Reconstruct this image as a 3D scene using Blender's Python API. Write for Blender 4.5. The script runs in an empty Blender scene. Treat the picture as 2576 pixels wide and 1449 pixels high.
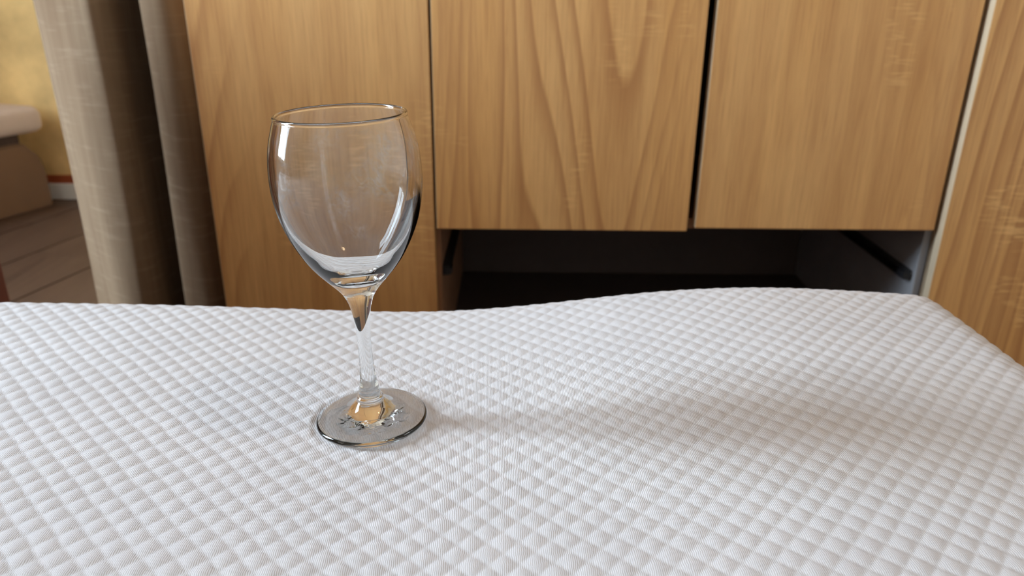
import bpy, bmesh, math
import numpy as np
from mathutils import Matrix, Vector

# ------------------------------------------------------------------ camera
scene = bpy.context.scene
COL = scene.collection
W, H, F = 2576.0, 1449.0, 1900.0            # frame and focal length in pixels
CAM = Vector((0.0, 0.0, 0.705))
PITCH, ROLL = math.radians(21.695), math.radians(0.576)
cam_data = bpy.data.cameras.new('camera')
cam_data.sensor_fit = 'HORIZONTAL'
cam_data.sensor_width = 36.0
cam_data.lens = 36.0 * F / W
cam_data.clip_start = 0.01
cam_data.dof.use_dof = True
cam_data.dof.focus_distance = 0.405
cam_data.dof.aperture_fstop = 10.5
cam = bpy.data.objects.new('camera', cam_data)
COL.objects.link(cam)
cam.matrix_world = (Matrix.Translation(CAM) @ Matrix.Rotation(math.radians(90) - PITCH, 4, 'X')
                    @ Matrix.Rotation(ROLL, 4, 'Z'))
scene.camera = cam

# ------------------------------------------------------------------ sky outside the window
world = bpy.data.worlds.new('overcast_sky')
scene.world = world
world.use_nodes = True
wn = world.node_tree
wn.nodes.clear()
w_out = wn.nodes.new('ShaderNodeOutputWorld')
w_bg = wn.nodes.new('ShaderNodeBackground')
w_tc = wn.nodes.new('ShaderNodeTexCoord')
w_sep = wn.nodes.new('ShaderNodeSeparateXYZ')
w_ramp = wn.nodes.new('ShaderNodeValToRGB')
w_ramp.color_ramp.elements[0].position = 0.49
w_ramp.color_ramp.elements[0].color = (0.16, 0.16, 0.15, 1)
w_ramp.color_ramp.elements[1].position = 0.51
w_ramp.color_ramp.elements[1].color = (0.70, 0.87, 1.0, 1)
w_map = wn.nodes.new('ShaderNodeMapRange')
w_map.inputs['From Min'].default_value = -1
w_map.inputs['From Max'].default_value = 1
wn.links.new(w_tc.outputs['Generated'], w_sep.inputs[0])
wn.links.new(w_sep.outputs['Z'], w_map.inputs['Value'])
wn.links.new(w_map.outputs[0], w_ramp.inputs[0])
wn.links.new(w_ramp.outputs[0], w_bg.inputs['Color'])
wn.links.new(w_bg.outputs[0], w_out.inputs[0])
w_bg.inputs['Strength'].default_value = 52.0

# the window opening in the left wall (with its sampling portal)
WIN_X, WIN_Y0, WIN_Y1, WIN_Z0, WIN_Z1 = -2.3, 0.18, 0.88, 0.55, 2.3
def add_portal(name, mat, w, h):
    l = bpy.data.lights.new(name, 'AREA')
    l.shape = 'RECTANGLE'
    l.size, l.size_y = w, h
    l.cycles.is_portal = True
    o = bpy.data.objects.new(name, l)
    COL.objects.link(o)
    o.matrix_world = mat
add_portal('window_portal', Matrix.Translation((WIN_X - 0.1, (WIN_Y0 + WIN_Y1) / 2, (WIN_Z0 + WIN_Z1) / 2)) @
           Matrix(((0, 0, -1), (1, 0, 0), (0, 1, 0))).to_4x4(), WIN_Y1 - WIN_Y0, WIN_Z1 - WIN_Z0)

LAMP_POS = (0.77, 0.12, 2.5)
LAMP_STRENGTH = 24.0
scene.view_settings.view_transform = 'Standard'
scene.view_settings.look = 'None'
scene.view_settings.gamma = 1.0
scene.view_settings.use_curve_mapping = False
scene.view_settings.exposure = 0.22
scene.cycles.max_bounces = 12
scene.cycles.transmission_bounces = 12
scene.cycles.transparent_max_bounces = 16
scene.cycles.diffuse_bounces = 4

# ------------------------------------------------------------------ helpers
def srgb(r, g, b):
    def f(c):
        c /= 255.0
        return c / 12.92 if c <= 0.04045 else ((c + 0.055) / 1.055) ** 2.4
    return (f(r), f(g), f(b), 1.0)

def new_mat(name):
    m = bpy.data.materials.new(name)
    m.use_nodes = True
    nt = m.node_tree
    return m, nt, nt.nodes['Principled BSDF']

def node(nt, kind, **kw):
    n = nt.nodes.new(kind)
    for k, v in kw.items():
        if k in n.inputs:
            n.inputs[k].default_value = v
        else:
            setattr(n, k, v)
    return n

def math_node(nt, op, a, b=None):
    n = nt.nodes.new('ShaderNodeMath')
    n.operation = op
    for i, v in enumerate((a, b)):
        if v is None:
            continue
        if isinstance(v, (int, float)):
            n.inputs[i].default_value = v
        else:
            nt.links.new(v, n.inputs[i])
    return n.outputs[0]

def ramp(nt, src, stops, interp='LINEAR'):
    n = nt.nodes.new('ShaderNodeValToRGB')
    cr = n.color_ramp
    cr.interpolation = interp
    while len(cr.elements) < len(stops):
        cr.elements.new(0.5)
    for e, (p, c) in zip(cr.elements, stops):
        e.position = p
        e.color = c
    nt.links.new(src, n.inputs[0])
    return n.outputs[0]

def mix(nt, fac, a, b, mode='MIX'):
    n = nt.nodes.new('ShaderNodeMix')
    n.data_type = 'RGBA'
    n.blend_type = mode
    for i, v in ((0, fac), (6, a), (7, b)):
        if isinstance(v, (int, float)):
            n.inputs[i].default_value = v
        elif isinstance(v, tuple):
            n.inputs[i].default_value = v
        else:
            nt.links.new(v, n.inputs[i])
    return n.outputs[2]

def stretched(nt, scale, random_shift=True):
    tc = nt.nodes.new('ShaderNodeTexCoord')
    mp = nt.nodes.new('ShaderNodeMapping')
    mp.inputs['Scale'].default_value = scale
    if random_shift:
        oi = nt.nodes.new('ShaderNodeObjectInfo')
        add = nt.nodes.new('ShaderNodeVectorMath')
        add.operation = 'ADD'
        comb = nt.nodes.new('ShaderNodeCombineXYZ')
        nt.links.new(math_node(nt, 'MULTIPLY', oi.outputs['Random'], 7.0), comb.inputs[0])
        nt.links.new(math_node(nt, 'MULTIPLY', oi.outputs['Random'], 13.0), comb.inputs[2])
        nt.links.new(tc.outputs['Object'], add.inputs[0])
        nt.links.new(comb.outputs[0], add.inputs[1])
        nt.links.new(add.outputs[0], mp.inputs['Vector'])
    else:
        nt.links.new(tc.outputs['Object'], mp.inputs['Vector'])
    return mp.outputs[0]

def noise(nt, vec, scale, detail=3.0, rough=0.5, distortion=0.0):
    n = nt.nodes.new('ShaderNodeTexNoise')
    n.inputs['Scale'].default_value = scale
    n.inputs['Detail'].default_value = detail
    n.inputs['Roughness'].default_value = rough
    n.inputs['Distortion'].default_value = distortion
    nt.links.new(vec, n.inputs['Vector'])
    return n.outputs['Fac']

def plain(name, col, rough=0.6, var=0.08, scale=6.0, bump=0.0, spec=0.5):
    m, nt, b = new_mat(name)
    v = stretched(nt, (1, 1, 1))
    n = noise(nt, v, scale, 4)
    dark = tuple(c * (1 - var) for c in col[:3]) + (1,)
    light = tuple(min(1, c * (1 + var)) for c in col[:3]) + (1,)
    nt.links.new(ramp(nt, n, [(0.3, dark), (0.7, light)]), b.inputs['Base Color'])
    b.inputs['Roughness'].default_value = rough
    b.inputs['Specular IOR Level'].default_value = spec
    if bump:
        bp = node(nt, 'ShaderNodeBump', Strength=bump, Distance=0.002)
        nt.links.new(noise(nt, v, scale * 30, 2), bp.inputs['Height'])
        nt.links.new(bp.outputs[0], b.inputs['Normal'])
    return m

def wood(name, light, mid, dark, rough=0.45, axis='Z', fine=1.0):
    """laminate with long grain, cathedral figure and short cross-grain ticks"""
    m, nt, b = new_mat(name)
    sc = (1, 1, 0.12) if axis == 'Z' else (1, 0.12, 1)
    sw = (1, 1, 0.035) if axis == 'Z' else (1, 0.035, 1)
    v = stretched(nt, sc)
    vf = stretched(nt, sw)
    big = noise(nt, v, 7.0, 2, 0.5, 0.3)
    # cathedral figure: contour lines of a stretched noise field
    fig = noise(nt, v, 4.2, 1.5, 0.4, 0.5)
    saw = math_node(nt, 'FRACT', math_node(nt, 'MULTIPLY', fig, 22.0))
    sharp = ramp(nt, saw, [(0.0, (0, 0, 0, 1)), (0.55, (0.25, 0.25, 0.25, 1)), (0.9, (1, 1, 1, 1)), (1.0, (0, 0, 0, 1))])
    patch = ramp(nt, noise(nt, v, 3.2, 2), [(0.42, (0, 0, 0, 1)), (0.62, (1, 1, 1, 1))])
    fibre = noise(nt, vf, 300.0 * fine, 3, 0.65)
    fibre2 = noise(nt, vf, 42.0 * fine, 4, 0.62)
    base = mix(nt, ramp(nt, big, [(0.3, (0, 0, 0, 1)), (0.7, (1, 1, 1, 1))]), light, mid)
    figf = math_node(nt, 'MULTIPLY', math_node(nt, 'MULTIPLY', sharp, patch), 0.7)
    c1 = mix(nt, figf, base, dark)
    c2 = mix(nt, ramp(nt, fibre2, [(0.36, (0, 0, 0, 1)), (0.78, (0.5, 0.5, 0.5, 1))]), c1, dark)
    c3 = mix(nt, ramp(nt, fibre, [(0.45, (0, 0, 0, 1)), (0.8, (0.5, 0.5, 0.5, 1))]), c2, dark)
    # cross-grain ticks, gathered in a few patches
    ticks_v = stretched(nt, (0.16, 0.16, 1.0) if axis == 'Z' else (0.16, 1.0, 0.16))
    tick = noise(nt, ticks_v, 190.0, 1, 0.5)
    tpatch = ramp(nt, noise(nt, stretched(nt, (1, 1, 0.45)), 9.0, 2), [(0.6, (0, 0, 0, 1)), (0.7, (1, 1, 1, 1))])
    tf = math_node(nt, 'MULTIPLY', ramp(nt, tick, [(0.52, (0, 0, 0, 1)), (0.68, (1, 1, 1, 1))]), tpatch)
    lighter = tuple(min(1, c * 1.22) for c in light[:3]) + (1,)
    c4 = mix(nt, math_node(nt, 'MULTIPLY', tf, 0.5), c3, lighter)
    nt.links.new(c4, b.inputs['Base Color'])
    b.inputs['Roughness'].default_value = rough
    b.inputs['Specular IOR Level'].default_value = 0.35
    bp = node(nt, 'ShaderNodeBump', Strength=0.12, Distance=0.0006)
    nt.links.new(fibre, bp.inputs['Height'])
    nt.links.new(bp.outputs[0], b.inputs['Normal'])
    return m

def add_box(bm, x0, x1, y0, y1, z0, z1, bevel=0.0, seg=2):
    vs = [bm.verts.new(p) for p in ((x0, y0, z0), (x1, y0, z0), (x1, y1, z0), (x0, y1, z0),
                                    (x0, y0, z1), (x1, y0, z1), (x1, y1, z1), (x0, y1, z1))]
    fs = [bm.faces.new([vs[i] for i in q]) for q in
          ((0, 3, 2, 1), (4, 5, 6, 7), (0, 1, 5, 4), (1, 2, 6, 5), (2, 3, 7, 6), (3, 0, 4, 7))]
    if bevel:
        es = list({e for f in fs for e in f.edges})
        bmesh.ops.bevel(bm, geom=es, offset=bevel, segments=seg, affect='EDGES', profile=0.5)
    return fs

def link(name, me, mat, parent=None, smooth=False):
    o = bpy.data.objects.new(name, me)
    COL.objects.link(o)
    if mat:
        me.materials.append(mat)
    if parent:
        o.parent = parent
    if smooth:
        me.polygons.foreach_set('use_smooth', [True] * len(me.polygons))
    return o

def mesh_obj(name, bm, mat, parent=None, smooth=False):
    me = bpy.data.meshes.new(name)
    bm.normal_update()
    bm.to_mesh(me)
    bm.free()
    return link(name, me, mat, parent, smooth)

def box_obj(name, dims, mat, parent=None, bevel=0.0, origin=(0, 0, 0)):
    bm = bmesh.new()
    x0, x1, y0, y1, z0, z1 = dims
    ox, oy, oz = origin
    add_box(bm, x0 - ox, x1 - ox, y0 - oy, y1 - oy, z0 - oz, z1 - oz, bevel)
    o = mesh_obj(name, bm, mat, parent)
    return o

def tag(o, label=None, cat=None, group=None, kind=None):
    if label: o['label'] = label
    if cat: o['category'] = cat
    if group: o['group'] = group
    if kind: o['kind'] = kind
    return o

def thing(name, loc, label, cat, rotz=0.0):
    o = bpy.data.objects.new(name, None)
    o.empty_display_size = 0.05
    COL.objects.link(o)
    o.location = loc
    o.rotation_euler.z = rotz
    return tag(o, label, cat)

def lathe(name, prof, mat, parent, seg=128, normals=None):
    """revolve an open profile of (r, z); normals are (nr, nz) per profile point"""
    n = len(prof)
    verts, faces, vn = [], [], []
    ring = []
    for i, (r, z) in enumerate(prof):
        if r < 1e-7:
            ring.append([len(verts)])
            verts.append((0, 0, z)); vn.append((0, 0, 1 if normals[i][1] > 0 else -1))
        else:
            idx = []
            for k in range(seg):
                a = 2 * math.pi * k / seg
                idx.append(len(verts))
                verts.append((r * math.cos(a), r * math.sin(a), z))
                vn.append((normals[i][0] * math.cos(a), normals[i][0] * math.sin(a), normals[i][1]))
            ring.append(idx)
    for i in range(n - 1):
        A, B = ring[i], ring[i + 1]
        for k in range(seg):
            k2 = (k + 1) % seg
            if len(A) == 1 and len(B) == 1:
                continue
            if len(A) == 1:
                faces.append((A[0], B[k2], B[k]))
            elif len(B) == 1:
                faces.append((A[k], A[k2], B[0]))
            else:
                faces.append((A[k], A[k2], B[k2], B[k]))
    me = bpy.data.meshes.new(name)
    me.from_pydata(verts, [], faces)
    me.update()
    o = link(name, me, mat, parent, True)
    me.normals_split_custom_set_from_vertices(vn)
    return o

# ------------------------------------------------------------------ materials
M_wood = wood('golden_oak_laminate', srgb(238, 188, 126), srgb(224, 168, 104), srgb(170, 112, 66))
M_edge = plain('pale_edge_banding', srgb(210, 188, 160), 0.5, 0.04, 30)
M_edge_dark = plain('brown_panel_edge', srgb(140, 100, 72), 0.6, 0.08, 30)
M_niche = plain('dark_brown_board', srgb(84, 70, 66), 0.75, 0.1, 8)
M_grey = plain('grey_laminate', srgb(150, 148, 152), 0.6, 0.06, 14)
M_runner = plain('black_steel', srgb(38, 38, 42), 0.45, 0.1, 20)
M_cream = plain('cream_paint', srgb(238, 230, 218), 0.9, 0.03, 3)
M_ceil = plain('white_ceiling_paint', srgb(242, 240, 236), 0.9, 0.02, 3)
M_yellow = plain('mottled_yellow_paint', srgb(236, 198, 134), 0.85, 0.2, 9)
M_white = plain('white_paint', srgb(232, 228, 222), 0.5, 0.02, 5)
M_redtrim = plain('brick_red_trim', srgb(165, 78, 40), 0.7, 0.1, 10)
M_floor = wood('brown_floor_laminate', srgb(96, 74, 60), srgb(84, 62, 50), srgb(66, 47, 38), 0.5, 'Y')
M_floorbase = plain('floor_underlay', srgb(48, 34, 28), 0.9, 0.05, 5)
M_benchbody = plain('brown_vinyl', srgb(124, 92, 66), 0.55, 0.08, 5)
M_benchneck = plain('dark_brown_vinyl', srgb(72, 50, 42), 0.6, 0.08, 5)
M_benchtop = plain('pale_cushion_cloth', srgb(216, 196, 186), 0.85, 0.05, 12, 0.15)
M_redwood = plain('reddish_varnished_wood', srgb(128, 62, 44), 0.4, 0.15, 5)
M_brass = plain('dull_brass', srgb(150, 120, 70), 0.35, 0.05, 20)

def cloth_white():
    m, nt, b = new_mat('white_quilted_jersey')
    tc = nt.nodes.new('ShaderNodeTexCoord')
    sep = nt.nodes.new('ShaderNodeSeparateXYZ')
    nt.links.new(tc.outputs['UV'], sep.inputs[0])
    wob = noise(nt, tc.outputs['UV'], 260.0, 2)
    u = math_node(nt, 'ADD', math_node(nt, 'MULTIPLY', sep.outputs['X'], 1.0),
                  math_node(nt, 'MULTIPLY', wob, 0.0011))
    rib = math_node(nt, 'SINE', math_node(nt, 'MULTIPLY', u, 2 * math.pi / 0.00088))
    rough = noise(nt, tc.outputs['UV'], 2400.0, 2, 0.7)
    h = math_node(nt, 'ADD', math_node(nt, 'MULTIPLY', rib, 0.35), math_node(nt, 'MULTIPLY', rough, 0.9))
    bp = node(nt, 'ShaderNodeBump', Strength=0.55, Distance=0.00022)
    nt.links.new(h, bp.inputs['Height'])
    nt.links.new(bp.outputs[0], b.inputs['Normal'])
    col = mix(nt, ramp(nt, noise(nt, tc.outputs['UV'], 14.0, 3), [(0.35, (0, 0, 0, 1)), (0.65, (1, 1, 1, 1))]),
              srgb(203, 199, 202), srgb(208, 204, 207))
    nt.links.new(col, b.inputs['Base Color'])
    b.inputs['Roughness'].default_value = 0.95
    b.inputs['Specular IOR Level'].default_value = 0.1
    b.inputs['Sheen Weight'].default_value = 0.15
    return m
M_jersey = cloth_white()

def curtain_cloth():
    m, nt, b = new_mat('beige_slub_curtain_cloth')
    v = stretched(nt, (1, 1, 0.06), False)
    h = stretched(nt, (0.1, 0.1, 1.0), False)
    n1 = noise(nt, v, 70.0, 3, 0.6)
    n2 = noise(nt, h, 120.0, 2, 0.6)
    big = noise(nt, stretched(nt, (1, 1, 0.2), False), 9.0, 2)
    c = mix(nt, ramp(nt, big, [(0.3, (0, 0, 0, 1)), (0.7, (1, 1, 1, 1))]), srgb(138, 116, 94), srgb(122, 98, 77))
    c = mix(nt, ramp(nt, n1, [(0.4, (0, 0, 0, 1)), (0.8, (0.5, 0.5, 0.5, 1))]), c, srgb(104, 78, 60))
    c = mix(nt, ramp(nt, n2, [(0.55, (0, 0, 0, 1)), (0.85, (0.4, 0.4, 0.4, 1))]), c, srgb(164, 142, 120))
    nt.links.new(c, b.inputs['Base Color'])
    b.inputs['Roughness'].default_value = 0.9
    b.inputs['Specular IOR Level'].default_value = 0.1
    bp = node(nt, 'ShaderNodeBump', Strength=0.2, Distance=0.0008)
    nt.links.new(n1, bp.inputs['Height'])
    nt.links.new(bp.outputs[0], b.inputs['Normal'])
    return m
M_curtain = curtain_cloth()

def glass_mat(name, smudge=0.0):
    m = bpy.data.materials.new(name)
    m.use_nodes = True
    nt = m.node_tree
    nt.nodes.clear()
    out = nt.nodes.new('ShaderNodeOutputMaterial')
    g = nt.nodes.new('ShaderNodeBsdfGlass')
    g.inputs['Color'].default_value = (0.985, 0.993, 0.995, 1)
    g.inputs['Roughness'].default_value = 0.0
    g.inputs['IOR'].default_value = 1.5
    if not smudge:
        nt.links.new(g.outputs[0], out.inputs[0])
        return m
    # greasy finger marks: a faint whitish film in swirly patches
    v = stretched(nt, (1, 1, 1), False)
    patch = ramp(nt, noise(nt, v, 34.0, 2, 0.5, 0.6), [(0.52, (0, 0, 0, 1)), (0.66, (1, 1, 1, 1))])
    swirl = ramp(nt, noise(nt, v, 120.0, 3, 0.6, 2.5), [(0.45, (0.2, 0.2, 0.2, 1)), (0.6, (1, 1, 1, 1))])
    sep = nt.nodes.new('ShaderNodeSeparateXYZ')
    tc = nt.nodes.new('ShaderNodeTexCoord')
    nt.links.new(tc.outputs['Object'], sep.inputs[0])
    band = ramp(nt, sep.outputs['Z'], [(0.105, (0, 0, 0, 1)), (0.125, (1, 1, 1, 1)), (0.158, (1, 1, 1, 1)), (0.168, (0, 0, 0, 1))])
    fac = math_node(nt, 'MULTIPLY', math_node(nt, 'MULTIPLY', math_node(nt, 'MULTIPLY', patch, swirl), band), smudge)
    d = nt.nodes.new('ShaderNodeBsdfDiffuse')
    d.inputs['Color'].default_value = (0.8, 0.8, 0.8, 1)
    mx = nt.nodes.new('ShaderNodeMixShader')
    nt.links.new(fac, mx.inputs[0])
    nt.links.new(g.outputs[0], mx.inputs[1])
    nt.links.new(d.outputs[0], mx.inputs[2])
    nt.links.new(mx.outputs[0], out.inputs[0])
    return m
M_glass = glass_mat('clear_glass')
def foot_glass():
    """pressed glass: the underside of the foot is faintly uneven"""
    m = glass_mat('pressed_clear_glass')
    nt = m.node_tree
    g = next(n for n in nt.nodes if n.type == 'BSDF_GLASS')
    tc = nt.nodes.new('ShaderNodeTexCoord')
    sep = nt.nodes.new('ShaderNodeSeparateXYZ')
    nt.links.new(tc.outputs['Object'], sep.inputs[0])
    low = math_node(nt, 'LESS_THAN', sep.outputs['Z'], 0.0016)
    rad = math_node(nt, 'SQRT', math_node(nt, 'ADD', math_node(nt, 'POWER', sep.outputs['X'], 2.0),
                                          math_node(nt, 'POWER', sep.outputs['Y'], 2.0)))
    ring = ramp(nt, math_node(nt, 'MULTIPLY', rad, 30.0),
                [(0.18, (0, 0, 0, 1)), (0.36, (1, 1, 1, 1)), (0.62, (1, 1, 1, 1)), (0.76, (0, 0, 0, 1))])
    n = noise(nt, tc.outputs['Object'], 190.0, 1, 0.5, 0.6)
    h = math_node(nt, 'MULTIPLY', math_node(nt, 'MULTIPLY', n, ring), low)
    bp = node(nt, 'ShaderNodeBump', Strength=0.3, Distance=0.0012)
    nt.links.new(h, bp.inputs['Height'])
    nt.links.new(bp.outputs[0], g.inputs['Normal'])
    return m
M_foot = foot_glass()
M_bowl = glass_mat('clear_glass_with_finger_marks', 0.16)

def pane_mat():
    m = bpy.data.materials.new('window_pane_glass')
    m.use_nodes = True
    nt = m.node_tree
    nt.nodes.clear()
    out = nt.nodes.new('ShaderNodeOutputMaterial')
    t = nt.nodes.new('ShaderNodeBsdfTransparent')
    g = nt.nodes.new('ShaderNodeBsdfGlossy')
    g.inputs['Roughness'].default_value = 0.02
    mx = nt.nodes.new('ShaderNodeMixShader')
    mx.inputs[0].default_value = 0.06
    nt.links.new(t.outputs[0], mx.inputs[1])
    nt.links.new(g.outputs[0], mx.inputs[2])
    nt.links.new(mx.outputs[0], out.inputs[0])
    return m
M_pane = pane_mat()

def lamp_mat():
    m = bpy.data.materials.new('lit_warm_lamp_shade')
    m.use_nodes = True
    nt = m.node_tree
    nt.nodes.clear()
    out = nt.nodes.new('ShaderNodeOutputMaterial')
    e = nt.nodes.new('ShaderNodeEmission')
    e.inputs['Color'].default_value = (1.0, 0.70, 0.40, 1)
    e.inputs['Strength'].default_value = LAMP_STRENGTH
    nt.links.new(e.outputs[0], out.inputs[0])
    return m
M_lamp = lamp_mat()

# ------------------------------------------------------------------ room shell
RX0, RX1, RY0, RY1, RZ = -2.3, 1.6, -1.3, 2.58, 2.5

fl = box_obj('floor', (RX0 - 0.1, RX1 + 0.1, RY0 - 0.1, RY1 + 0.1, -0.1, -0.012), M_floorbase)
tag(fl, kind='structure')
# floor boards, laid at a slant to the wardrobe, clipped to the room
def clip(poly, a, b, c):
    out = []
    for i in range(len(poly)):
        p, q = poly[i], poly[(i + 1) % len(poly)]
        dp, dq = a * p[0] + b * p[1] - c, a * q[0] + b * q[1] - c
        if dp <= 0: out.append(p)
        if dp * dq < 0:
            t = dp / (dp - dq)
            out.append((p[0] + t * (q[0] - p[0]), p[1] + t * (q[1] - p[1])))
    return out
ang = math.radians(13.7)
du, dv = (math.sin(ang), math.cos(ang)), (math.cos(ang), -math.sin(ang))
P0 = (-1.342, 2.01)               # a point on the seam that shows beside the bench
bw, bl = 0.235, 1.29
for i in range(-9, 17):
    for j in range(-5, 5):
        s0, s1 = i * bw + 0.003, (i + 1) * bw - 0.003
        off = (i * 0.41) % 1.0 * bl
        t0, t1 = j * bl + off + 0.001, (j + 1) * bl + off - 0.001
        poly = [(P0[0] + dv[0] * s + du[0] * t, P0[1] + dv[1] * s + du[1] * t)
                for s, t in ((s0, t0), (s1, t0), (s1, t1), (s0, t1))]
        for cl in ((1, 0, RX1 - .002), (-1, 0, -RX0 - .002), (0, 1, RY1 - .002), (0, -1, -RY0 - .002)):
            if poly: poly = clip(poly, *cl)
        if len(poly) < 3: continue
        bm = bmesh.new()
        lo = [bm.verts.new((p[0], p[1], -0.012)) for p in poly]
        hi = [bm.verts.new((p[0], p[1], 0.0)) for p in poly]
        bm.faces.new(hi); bm.faces.new(lo[::-1])
        for k in range(len(poly)):
            k2 = (k + 1) % len(poly)
            bm.faces.new((lo[k], lo[k2], hi[k2], hi[k]))
        bmesh.ops.recalc_face_normals(bm, faces=bm.faces)
        mesh_obj('floor_board', bm, M_floor, fl)

tag(box_obj('ceiling', (RX0 - 0.1, RX1 + 0.1, RY0 - 0.1, RY1 + 0.1, RZ, RZ + 0.1), M_ceil), kind='structure')
tag(box_obj('wall_back', (RX0 - 0.1, RX1 + 0.1, RY1, RY1 + 0.1, -0.1, RZ), M_yellow), kind='structure')
tag(box_obj('wall_right', (RX1, RX1 + 0.1, RY0, RY1, -0.1, RZ), M_cream), kind='structure')
tag(box_obj('wall_front', (RX0 - 0.1, RX1 + 0.1, RY0 - 0.1, RY0, -0.1, RZ), M_cream), kind='structure')
bm = bmesh.new()
add_box(bm, RX0 - 0.1, RX0, RY0, WIN_Y0, -0.1, RZ)
add_box(bm, RX0 - 0.1, RX0, WIN_Y1, RY1, -0.1, RZ)
add_box(bm, RX0 - 0.1, RX0, WIN_Y0, WIN_Y1, -0.1, WIN_Z0)
add_box(bm, RX0 - 0.1, RX0, WIN_Y0, WIN_Y1, WIN_Z1, RZ)
tag(mesh_obj('wall_left', bm, M_cream), kind='structure')
tag(box_obj('wall_partition', (-0.455, RX1, 1.70, RY1, 0.0, RZ), M_cream), kind='structure')
tag(box_obj('baseboard_back', (RX0, -0.457, RY1 - 0.014, RY1, 0.0, 0.057), M_white, bevel=0.003), kind='structure')
tag(box_obj('trim_1', (RX0, -0.457, RY1 - 0.008, RY1, 0.057, 0.085), M_redtrim), kind='structure')

# windows, outside the picture: local x runs along the wall, local y points outdoors
def window(name, loc, rotz, width, height, n):
    w = bpy.data.objects.new(name, None)
    COL.objects.link(w)
    w.location = loc
    w.rotation_euler.z = rotz
    tag(w, kind='structure')
    fw, h = 0.055, width / 2
    box_obj('frame_rail', (-h, h, 0.02, 0.08, 0, fw), M_white, w, 0.004)
    box_obj('frame_rail', (-h, h, 0.02, 0.08, height - fw, height), M_white, w, 0.004)
    xs = [-h + fw / 2 + (width - fw) * k / n for k in range(n + 1)]
    for x in xs:
        box_obj('frame_stile', (x - fw / 2, x + fw / 2, 0.022, 0.078, fw, height - fw), M_white, w, 0.004)
    for a, b in zip(xs[:-1], xs[1:]):
        box_obj('pane', (a + fw / 2, b - fw / 2, 0.048, 0.052, fw, height - fw), M_pane, w)
    box_obj('sill', (-h - 0.04, h + 0.04, -0.12, 0.02, -0.03, 0.0), M_white, w, 0.006)
window('window_1', (WIN_X, (WIN_Y0 + WIN_Y1) / 2, WIN_Z0), math.radians(90), WIN_Y1 - WIN_Y0, WIN_Z1 - WIN_Z0, 2)

# ceiling lamp
lamp = thing('ceiling_lamp', LAMP_POS, 'round warm ceiling lamp, seen only as reflections in the glass', 'lamp')
bm = bmesh.new()
bmesh.ops.create_cone(bm, cap_ends=True, segments=48, radius1=0.115, radius2=0.115, depth=0.02,
                      matrix=Matrix.Translation((0, 0, -0.01)))
mesh_obj('base_plate', bm, M_white, lamp)
dome = [(0.0, -0.075)] + [(0.105 * math.sin(a), -0.02 - 0.055 * math.cos(a)) for a in np.linspace(0.08, math.pi / 2, 12)]
nn = [(math.sin(a), -math.cos(a)) for a in [0] + list(np.linspace(0.08, math.pi / 2, 12))]
lathe('shade', dome, M_lamp, lamp, 48, nn)

# ------------------------------------------------------------------ wardrobe
FY, DT = 1.15, 0.018          # front plane of the doors, door thickness
CY, BY, TOP = FY + DT + 0.002, 1.675, 2.2

def door(parent, x0, x1, z0, z1, og, fy=FY):
    d = box_obj('door', (x0 + 0.0005, x1, fy, fy + DT, z0, z1), M_wood, parent, 0.0009, og)
    tag(box_obj('edge_banding', (x0, x0 + 0.0005, fy + 0.0004, fy + DT - 0.0004, z0 + 0.0004, z1 - 0.0004), M_edge, d, 0, og),
        'pale edge strip')
    return d

# left tall unit
og = (-0.30, 1.42, 0.0)
u1 = thing('wardrobe_unit', og, 'tall oak-look wardrobe unit directly behind the wine glass bowl, beside the curtain', 'wardrobe')
box_obj('side_panel', (-0.470, -0.454, CY, BY, 0, TOP), M_wood, u1, 0.0008, og)
box_obj('side_panel', (-0.152, -0.136, CY, BY, 0, TOP), M_wood, u1, 0.0008, og)
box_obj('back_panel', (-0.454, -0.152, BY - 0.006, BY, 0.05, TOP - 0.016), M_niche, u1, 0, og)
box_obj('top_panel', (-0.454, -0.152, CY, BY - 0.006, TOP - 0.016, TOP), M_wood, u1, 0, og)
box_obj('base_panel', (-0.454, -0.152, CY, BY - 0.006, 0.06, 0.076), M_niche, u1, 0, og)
door(u1, -0.473, -0.1245, 0.05, TOP, og)

# middle unit with the open drawer niche
og = (0.27, 1.42, 0.0)
u2 = thing('wardrobe_unit', og, 'oak-look wardrobe unit with two doors above a dark empty drawer opening', 'wardrobe')
box_obj('side_panel', (-0.1345, -0.1165, CY, BY, 0, TOP), M_edge_dark, u2, 0.0008, og)
sp = box_obj('side_panel', (0.6665, 0.6785, CY, BY, 0, TOP), M_grey, u2, 0.0008, og)
tag(sp, 'grey laminate inner side panel')
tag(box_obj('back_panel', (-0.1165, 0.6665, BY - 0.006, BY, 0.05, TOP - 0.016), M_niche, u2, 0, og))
box_obj('top_panel', (-0.1165, 0.6665, CY, BY - 0.006, TOP - 0.016, TOP), M_wood, u2, 0, og)
box_obj('divider_shelf', (-0.1165, 0.6665, CY - 0.001, BY - 0.006, 0.3465, 0.3625), M_edge_dark, u2, 0.0006, og)
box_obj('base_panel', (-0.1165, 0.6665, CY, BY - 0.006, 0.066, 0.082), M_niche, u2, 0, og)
box_obj('plinth', (-0.1165, 0.6665, CY + 0.02, CY + 0.036, 0.0, 0.066), M_wood, u2, 0, og)
d1 = door(u2, -0.1205, 0.2765, 0.3475, TOP, og)
d2 = door(u2, 0.2893, 0.6685, 0.353, TOP, og)
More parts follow.
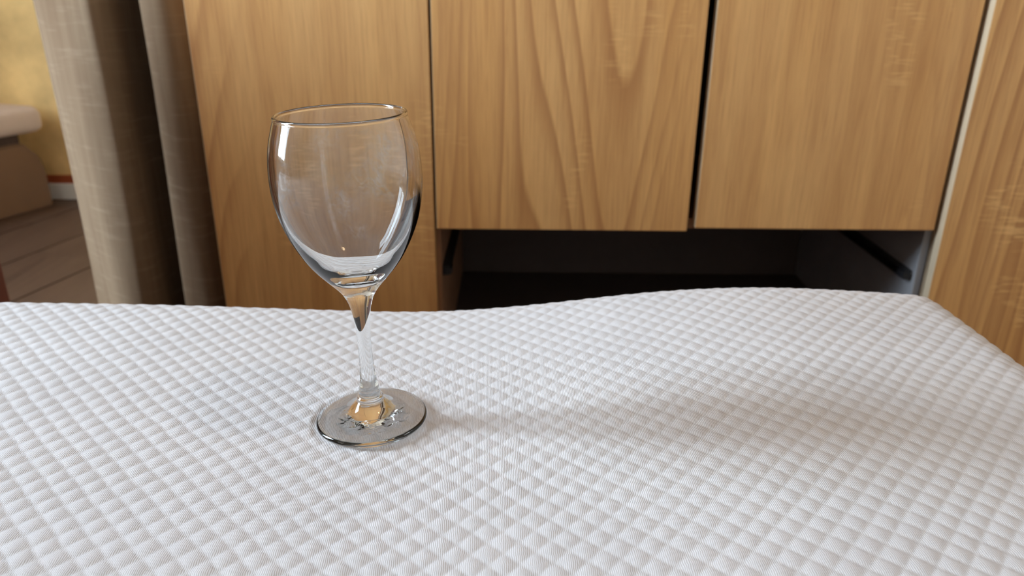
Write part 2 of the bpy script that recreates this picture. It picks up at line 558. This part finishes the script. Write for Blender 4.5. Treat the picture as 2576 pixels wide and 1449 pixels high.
for xa, xb in ((-0.1165, -0.1045), (0.6545, 0.6665)):       # drawer runners left on the niche sides
    bm = bmesh.new()
    def lb(a, b, c, d, e, f, bv=0.0):
        add_box(bm, a - og[0], b - og[0], c - og[1], d - og[1], e - og[2], f - og[2], bv)
    xm = (xa + xb) / 2
    lb(xa, xb, CY + 0.012, CY + 0.43, 0.257, 0.2595)
    lb(xa, xb, CY + 0.012, CY + 0.43, 0.2705, 0.273)
    wx = (xa, xa + 0.003) if xa < 0 else (xb - 0.003, xb)
    lb(wx[0], wx[1], CY + 0.012, CY + 0.43, 0.2595, 0.2705)
    tx = (xa + 0.003, xb + 0.004) if xa < 0 else (xa - 0.004, xb - 0.003)
    lb(tx[0], tx[1], CY + 0.008, CY + 0.03, 0.26, 0.27)
    tag(mesh_obj('drawer_runner', bm, M_runner, u2), 'black metal drawer runner')

# right tall unit
og = (1.05, 1.42, 0.0)
u3 = thing('wardrobe_unit', og, 'tall oak-look wardrobe unit with pale edge strip at the far right', 'wardrobe')
box_obj('side_panel', (0.6815, 0.6975, CY, BY, 0, TOP), M_edge, u3, 0.0008, og)
box_obj('side_panel', (1.395, 1.411, CY, BY, 0, TOP), M_wood, u3, 0.0008, og)
box_obj('back_panel', (0.6975, 1.395, BY - 0.006, BY, 0.05, TOP - 0.016), M_niche, u3, 0, og)
box_obj('top_panel', (0.6975, 1.395, CY, BY - 0.006, TOP - 0.016, TOP), M_wood, u3, 0, og)
box_obj('base_panel', (0.6975, 1.395, CY, BY - 0.006, 0.06, 0.076), M_niche, u3, 0, og)
door(u3, 0.6765, 1.411, 0.05, TOP, og, FY - 0.012)

# ------------------------------------------------------------------ curtain
def catmull(pts, n):
    P = [np.array(p, float) for p in pts]
    P = [2 * P[0] - P[1]] + P + [2 * P[-1] - P[-2]]
    out = []
    for i in range(1, len(P) - 2):
        for t in np.linspace(0, 1, n, endpoint=False):
            a, b, c, d = P[i - 1:i + 3]
            out.append(0.5 * (2 * b + (c - a) * t + (2 * a - 5 * b + 4 * c - d) * t * t + (3 * b - a - 3 * c + d) * t ** 3))
    out.append(P[-2])
    return out
plan = catmull([(-0.775, 1.300), (-0.735, 1.272), (-0.685, 1.238), (-0.650, 1.222), (-0.632, 1.246), (-0.622, 1.300),
                (-0.612, 1.336), (-0.597, 1.318), (-0.584, 1.262), (-0.572, 1.226), (-0.545, 1.207), (-0.517, 1.203),
                (-0.500, 1.232), (-0.490, 1.290)], 8)
zs = np.linspace(0.02, RZ - 0.002, 24)
cv, cf = [], []
for zi, z in enumerate(zs):
    for k, p in enumerate(plan):
        wv = 0.004 * math.sin(z * 5.0 + k * 0.25)
        cv.append((p[0] + wv * 0.4 + 0.633, p[1] + wv - 1.27, z))
n = len(plan)
for i in range(len(zs) - 1):
    for k in range(n - 1):
        cf.append((i * n + k, i * n + k + 1, (i + 1) * n + k + 1, (i + 1) * n + k))
me = bpy.data.meshes.new('curtain')
me.from_pydata(cv, [], cf)
cur = link('curtain', me, M_curtain, None, True)
cur.location = (-0.633, 1.27, 0)
sm = cur.modifiers.new('thickness', 'SOLIDIFY')
sm.thickness = 0.0025
sm.offset = 0
tag(cur, 'beige-brown curtain hanging in soft vertical folds left of the wardrobe', 'curtain')

# ------------------------------------------------------------------ low bench by the back wall
bx, by = -1.566, 2.497
ba = math.atan2(0.338, 0.941)          # its long side runs this far off the room's depth axis
bench = thing('low_bench', (bx, by, 0), 'low brown bench with thick pale top against the yellow wall', 'bench', -ba)
# local frame: +y along the bench towards the wall, +x to the visible side
prof = [(-0.72, 0.0), (0.0, 0.0), (0.0, 0.12), (-0.012, 0.17), (-0.06, 0.222), (-0.72, 0.222)]
bm = bmesh.new()
a = [bm.verts.new((-0.17, y, z)) for y, z in prof]
b = [bm.verts.new((0.0, y, z)) for y, z in prof]
bm.faces.new(a); bm.faces.new(b[::-1])
for k in range(len(prof)):
    k2 = (k + 1) % len(prof)
    bm.faces.new((a[k], b[k], b[k2], a[k2]))
bmesh.ops.recalc_face_normals(bm, faces=bm.faces)
bmesh.ops.bevel(bm, geom=[e for e in bm.edges], offset=0.006, segments=2, affect='EDGES')
mesh_obj('body', bm, M_benchbody, bench)
box_obj('neck', (-0.155, -0.012, -0.70, -0.065, 0.222, 0.252), M_benchneck, bench)
bm = bmesh.new()
add_box(bm, -0.19, 0.03, -0.75, 0.01, 0.252, 0.335, 0.028, 4)
tag(mesh_obj('top_pad', bm, M_benchtop, bench, True), 'thick pale rounded top pad')

# ------------------------------------------------------------------ reddish cabinet beside the bed; unseen bulk shaped to shade the lower wardrobe
og = (-0.872, 0.87, 0)
ns = thing('side_cabinet', og, 'slim reddish-brown wooden cabinet, only its edge showing at the lower left, its unseen bulk shaped to block window light', 'cabinet')
box_obj('body', (-0.95, -0.792, 0.64, 1.10, 0.06, 0.74), M_redwood, ns, 0.004, og)
box_obj('top', (-0.956, -0.788, 0.63, 1.102, 0.74, 0.76), M_redwood, ns, 0.005, og)
box_obj('plinth', (-0.94, -0.80, 0.65, 1.09, 0.0, 0.06), M_redwood, ns, 0, og)
for y0, y1 in ((0.65, 0.865), (0.875, 1.09)):
    dr = box_obj('door', (-0.964, -0.95, y0, y1, 0.075, 0.725), M_redwood, ns, 0.003, og)
    bm = bmesh.new()
    bmesh.ops.create_uvsphere(bm, u_segments=16, v_segments=10, radius=0.011,
                              matrix=Matrix.Translation((-0.973 - og[0], (0.845 if y0 < 0.7 else 0.895) - og[1], 0.45)))
    mesh_obj('knob', bm, M_brass, dr, True)

# ------------------------------------------------------------------ mattress
GX, GY, GZ = -0.0804, 0.3797, 0.4712       # centre of the glass foot
LEAN = np.array([-0.032, 0.0, 1.0]); LEAN /= np.linalg.norm(LEAN)
MYAW = math.radians(2.0)
MZ = 0.47                                   # mean height of the sleeping surface
X_L, X_R, Y_F, Y_B = -1.00, 0.385, -0.50, 0.575
R_R, R_B, THICK = 0.055, 0.045, 0.19
CELL = 0.01445                              # diagonal of a quilted diamond

def smooth(t):
    t = np.clip(t, 0, 1)
    return t * t * (3 - 2 * t)

_hx = np.array([-1.0, -0.62, -0.40, -0.25, -0.13, -0.05, 0.0, 0.06, 0.11, 0.17, 0.22, 0.28, 0.34, 0.42])
_hz = np.array([12, 12, 10.5, 7.5, 2.5, -0.5, 2.5, 8.5, 15.5, 20, 21, 18, 14, 6]) / 1000
_ht = np.linspace(-1.1, 0.5, 321)
_hk = np.exp(-np.linspace(-2.5, 2.5, 41) ** 2)
_hv = np.convolve(np.pad(np.interp(_ht, _hx, _hz), 20, mode='edge'), _hk / _hk.sum(), 'valid')

def top_height(x, y):
    """soft wave of the foam across the bed: a dip behind the glass, a hump on the right"""
    fade = 0.55 + 0.45 * smooth((y - 0.28) / 0.28)
    return MZ + np.interp(x, _ht, _hv) * fade

def axis_samples(lo, hi, d0, d1, fine, coarse, side):
    """arc-length samples with a dense stretch, going over both edges and down the sides"""
    a = np.arange(lo - side, d0, coarse)
    b = np.arange(d0, d1, fine)
    c = np.arange(d1, hi + side + coarse, coarse)
    return np.concatenate([a, b, c])

def wrap(s, lo, hi, r_lo, r_hi):
    """arc length -> position along the axis and drop below the top"""
    pos, drop = s.copy(), np.zeros_like(s)
    for edge, r, sg in ((hi, r_hi, 1), (lo, r_lo, -1)):
        d = (s - (edge - sg * r)) * sg            # arc length past the start of the rounding
        q = r * math.pi / 2
        on = (d > 0) & (d <= q)
        th = np.where(on, d / r, 0)
        pos = np.where(on, edge - sg * r + sg * r * np.sin(th), pos)
        drop = np.where(on, r * (1 - np.cos(th)), drop)
        past = d > q
        pos = np.where(past, edge, pos)
        drop = np.where(past, r + (d - q), drop)
    return pos, drop

su = axis_samples(X_L, X_R, -0.56, X_R + 0.03, 0.00095, 0.0032, 0.20)
sv = axis_samples(Y_F, Y_B, 0.20, Y_B + 0.02, 0.00095, 0.0032, 0.20)
px, dx_ = wrap(su, X_L, X_R, 0.05, R_R)
py, dy_ = wrap(sv, Y_F, Y_B, 0.05, R_B)
XX, YY = np.meshgrid(px, py)
DX, DY = np.meshgrid(dx_, dy_)
drop = np.minimum(np.hypot(DX, DY), THICK)
ZZ = top_height(XX, YY) - drop
ZZ = np.maximum(ZZ, MZ - THICK)
P = np.stack([XX, YY, ZZ], -1)
gu = np.gradient(P, axis=1); gv = np.gradient(P, axis=0)
N = np.cross(gu, gv)
ln = np.linalg.norm(N, axis=-1, keepdims=True)
N = np.where(ln > 1e-12, N / np.maximum(ln, 1e-12), np.array([0, 0, 1.0]))
UU, VV = np.meshgrid(su, sv)
rng = np.random.default_rng(4)
def lowfreq(n, amp):
    out = np.zeros_like(UU)
    for _ in range(n):
        k = rng.normal(0, 90, 2)
        out += np.sin(UU * k[0] + VV * k[1] + rng.uniform(0, 6.28))
    return out * amp / math.sqrt(n)
wu, wv = lowfreq(10, 0.00045), lowfreq(10, 0.00045)
p_ = (UU + wu + VV + wv) / CELL
q_ = (UU + wu - VV - wv) / CELL
sp_, sq_ = np.abs(np.sin(np.pi * p_)), np.abs(np.sin(np.pi * q_))
puff = (sp_ ** 0.72) * (sq_ ** 0.66)
# stitch pricks along one set of seams
seam = np.exp(-(sp_ / 0.16) ** 2)
prick = seam * (0.5 + 0.5 * np.sin(2 * np.pi * q_ * 5.0)) ** 3
AMP = 0.00075
disp = AMP * (puff - 0.55) - 0.00035 * prick
P = P + N * disp[..., None]
c, s = math.cos(MYAW), math.sin(MYAW)
PX = P[..., 0] * c - P[..., 1] * s
PY = P[..., 0] * s + P[..., 1] * c
PZ = P[..., 2]
# the cloth is pressed flat under the foot of the glass
rr = np.hypot(PX - GX, PY - GY)
plane = GZ - ((PX - GX) * LEAN[0] + (PY - GY) * LEAN[1]) / LEAN[2] - 0.0002
press = smooth((0.036 - rr) / 0.004)
PZ = np.where((rr < 0.036) & (PZ > plane), PZ * (1 - press) + plane * press, PZ)
ny, nx = PX.shape
co = np.stack([PX, PY, PZ], -1).reshape(-1, 3)
idx = np.arange(ny * nx).reshape(ny, nx)
quads = np.stack([idx[:-1, :-1], idx[:-1, 1:], idx[1:, 1:], idx[1:, :-1]], -1).reshape(-1, 4)
MO = np.array([-0.35, 0.04, MZ - THICK])
co = co - MO
me = bpy.data.meshes.new('mattress')
me.vertices.add(len(co)); me.vertices.foreach_set('co', co.astype(np.float32).ravel())
me.loops.add(quads.size); me.loops.foreach_set('vertex_index', quads.astype(np.int32).ravel())
me.polygons.add(len(quads))
me.polygons.foreach_set('loop_start', np.arange(0, quads.size, 4, dtype=np.int32))
me.polygons.foreach_set('loop_total', np.full(len(quads), 4, dtype=np.int32))
me.polygons.foreach_set('use_smooth', np.ones(len(quads), dtype=bool))
uvl = me.uv_layers.new(name='UVMap')
uvs = np.stack([UU.ravel(), VV.ravel()], -1)[quads.ravel()]
uvl.data.foreach_set('uv', uvs.astype(np.float32).ravel())
me.update(calc_edges=True)
mattress = link('mattress', me, M_jersey)
mattress.location = MO
tag(mattress, 'white foam mattress with diamond-quilted cover and a soft hump, carrying the wine glass', 'mattress')

# plain divan base that carries the mattress
og = (-0.35, 0.04, 0)
bed = thing('bed_base', og, 'low wooden bed base under the white mattress', 'bed base', MYAW)
bm = bmesh.new()
add_box(bm, -0.63, 0.67, -0.52, 0.52, 0.10, 0.275, 0.01, 2)
mesh_obj('frame', bm, M_redwood, bed)
for sx in (-0.58, 0.62):
    for sy in (-0.47, 0.47):
        bm = bmesh.new()
        add_box(bm, sx - 0.03, sx + 0.03, sy - 0.03, sy + 0.03, 0.0, 0.10, 0.004, 2)
        mesh_obj('leg', bm, M_redwood, bed)

# ------------------------------------------------------------------ wine glass
def pchip(pts, n):
    """centripetal spline through profile points, returning dense points"""
    return [tuple(p) for p in catmull(pts, n)]

outer_bowl = [(33.0, 173.6), (34.45, 169.0), (36.35, 162.5), (37.6, 156.0), (38.25, 149.0), (38.4, 142.0), (37.95, 134.6),
              (36.85, 128.0), (35.1, 121.0), (32.6, 114.0), (29.4, 107.0), (25.5, 100.0), (21.2, 94.0), (16.2, 88.2),
              (12.0, 83.5), (9.3, 80.0)]
stem_o = [(9.3, 80.0), (7.7, 77.0), (6.0, 72.5), (4.75, 66.0), (4.0, 58.0), (3.68, 49.5), (3.78, 41.0), (4.1, 33.0),
          (4.9, 25.0), (5.9, 19.5), (6.7, 16.6)]
foot_o = [(6.7, 16.6), (7.6, 15.3), (7.5, 14.2), (8.3, 12.9), (10.0, 11.0), (12.4, 9.0), (15.5, 7.2), (19.0, 5.9), (22.8, 5.0),
          (25.4, 4.5), (27.6, 4.2), (29.8, 3.8), (31.2, 2.9), (31.6, 1.7), (31.0, 0.6), (29.6, 0.1), (27.4, 0.25),
          (24.5, 0.6), (19.0, 0.9), (14.0, 1.1), (10.0, 1.3), (5.0, 1.4), (0.0, 1.4)]
inner_bowl = [(31.6, 173.6), (33.2, 169.0), (35.15, 162.5), (36.4, 156.0), (37.0, 149.0), (37.1, 142.0), (36.5, 134.6),
              (35.2, 128.0), (33.1, 121.0), (30.1, 114.0), (26.2, 107.0), (21.6, 100.4), (16.6, 95.2), (11.4, 91.4),
              (5.8, 89.3), (0.0, 88.6)]
rim_o = [(31.6, 173.6), (31.35, 174.3), (31.6, 175.15), (32.25, 175.55), (32.9, 175.15), (33.2, 174.3), (33.0, 173.6)]
def full_chain():
    a = pchip(inner_bowl[::-1], 6)
    r_ = pchip(rim_o, 5)
    b_ = pchip(outer_bowl, 6)
    c_ = pchip(stem_o, 6)
    d_ = pchip(foot_o, 6)
    return [a, r_, b_, c_, d_]
chains = full_chain()
allp = []
marks = []
for ch in chains:
    st = len(allp) - 1 if allp else 0
    allp += ch[1:] if allp else ch
    marks.append((st, len(allp)))
allp = np.array(allp) / 1000.0
allp[:, 0] = np.maximum(allp[:, 0], 0)
allp[0, 0] = 0; allp[-1, 0] = 0
tang = np.gradient(allp, axis=0)
# chain runs inner bottom -> rim -> down the outside -> foot; outward normal is to the left of travel
nrm = np.stack([tang[:, 1] * -1, tang[:, 0]], -1)
nrm /= np.linalg.norm(nrm, axis=1, keepdims=True)
glass = thing('wine_glass', (GX, GY, GZ), 'clear empty stemmed wine glass standing on the white mattress', 'wine glass')
glass.rotation_mode = 'QUATERNION'
glass.rotation_quaternion = Vector((0, 0, 1)).rotation_difference(Vector(tuple(LEAN)))
def seg_mesh(name, spans, mat, parent):
    """spans of the profile chain revolved into one open surface that meets its neighbours exactly"""
    verts, faces, vn = [], [], []
    S = 160
    for a, b in spans:
        rings = []
        for i in range(a, b):
            r, z = allp[i]
            if r < 1e-7:
                rings.append([len(verts)]); verts.append((0, 0, z)); vn.append((0, 0, 1.0 if nrm[i][1] > 0 else -1.0))
            else:
                ids = []
                for k in range(S):
                    an = 2 * math.pi * k / S
                    ids.append(len(verts)); verts.append((r * math.cos(an), r * math.sin(an), z))
                    vn.append((nrm[i][0] * math.cos(an), nrm[i][0] * math.sin(an), nrm[i][1]))
                rings.append(ids)
        for A, B in zip(rings[:-1], rings[1:]):
            for k in range(S):
                k2 = (k + 1) % S
                if len(A) == 1: faces.append((A[0], B[k], B[k2]))
                elif len(B) == 1: faces.append((A[k], B[0], A[k2]))
                else: faces.append((A[k], B[k], B[k2], A[k2]))
    me = bpy.data.meshes.new(name)
    me.from_pydata(verts, [], faces)
    me.update()
    # make the winding agree with the profile normals
    i = len(me.polygons) // 2
    pn = me.polygons[i].normal
    vi = me.polygons[i].vertices[0]
    if pn.dot(Vector(vn[vi])) < 0:
        me.flip_normals()
    o = link(name, me, mat, parent, True)
    me.normals_split_custom_set_from_vertices(vn)
    return o
(ai, ab), (ri, rb), (bi, bb), (ci, cb), (di, db) = marks
bowl = seg_mesh('bowl', [(ai, ab), (bi, bb)], M_bowl, glass)
rim = seg_mesh('rim', [(ri, rb)], M_glass, bowl)
stem = seg_mesh('stem', [(ci, cb)], M_glass, glass)
foot = seg_mesh('foot', [(di, db)], M_foot, glass)
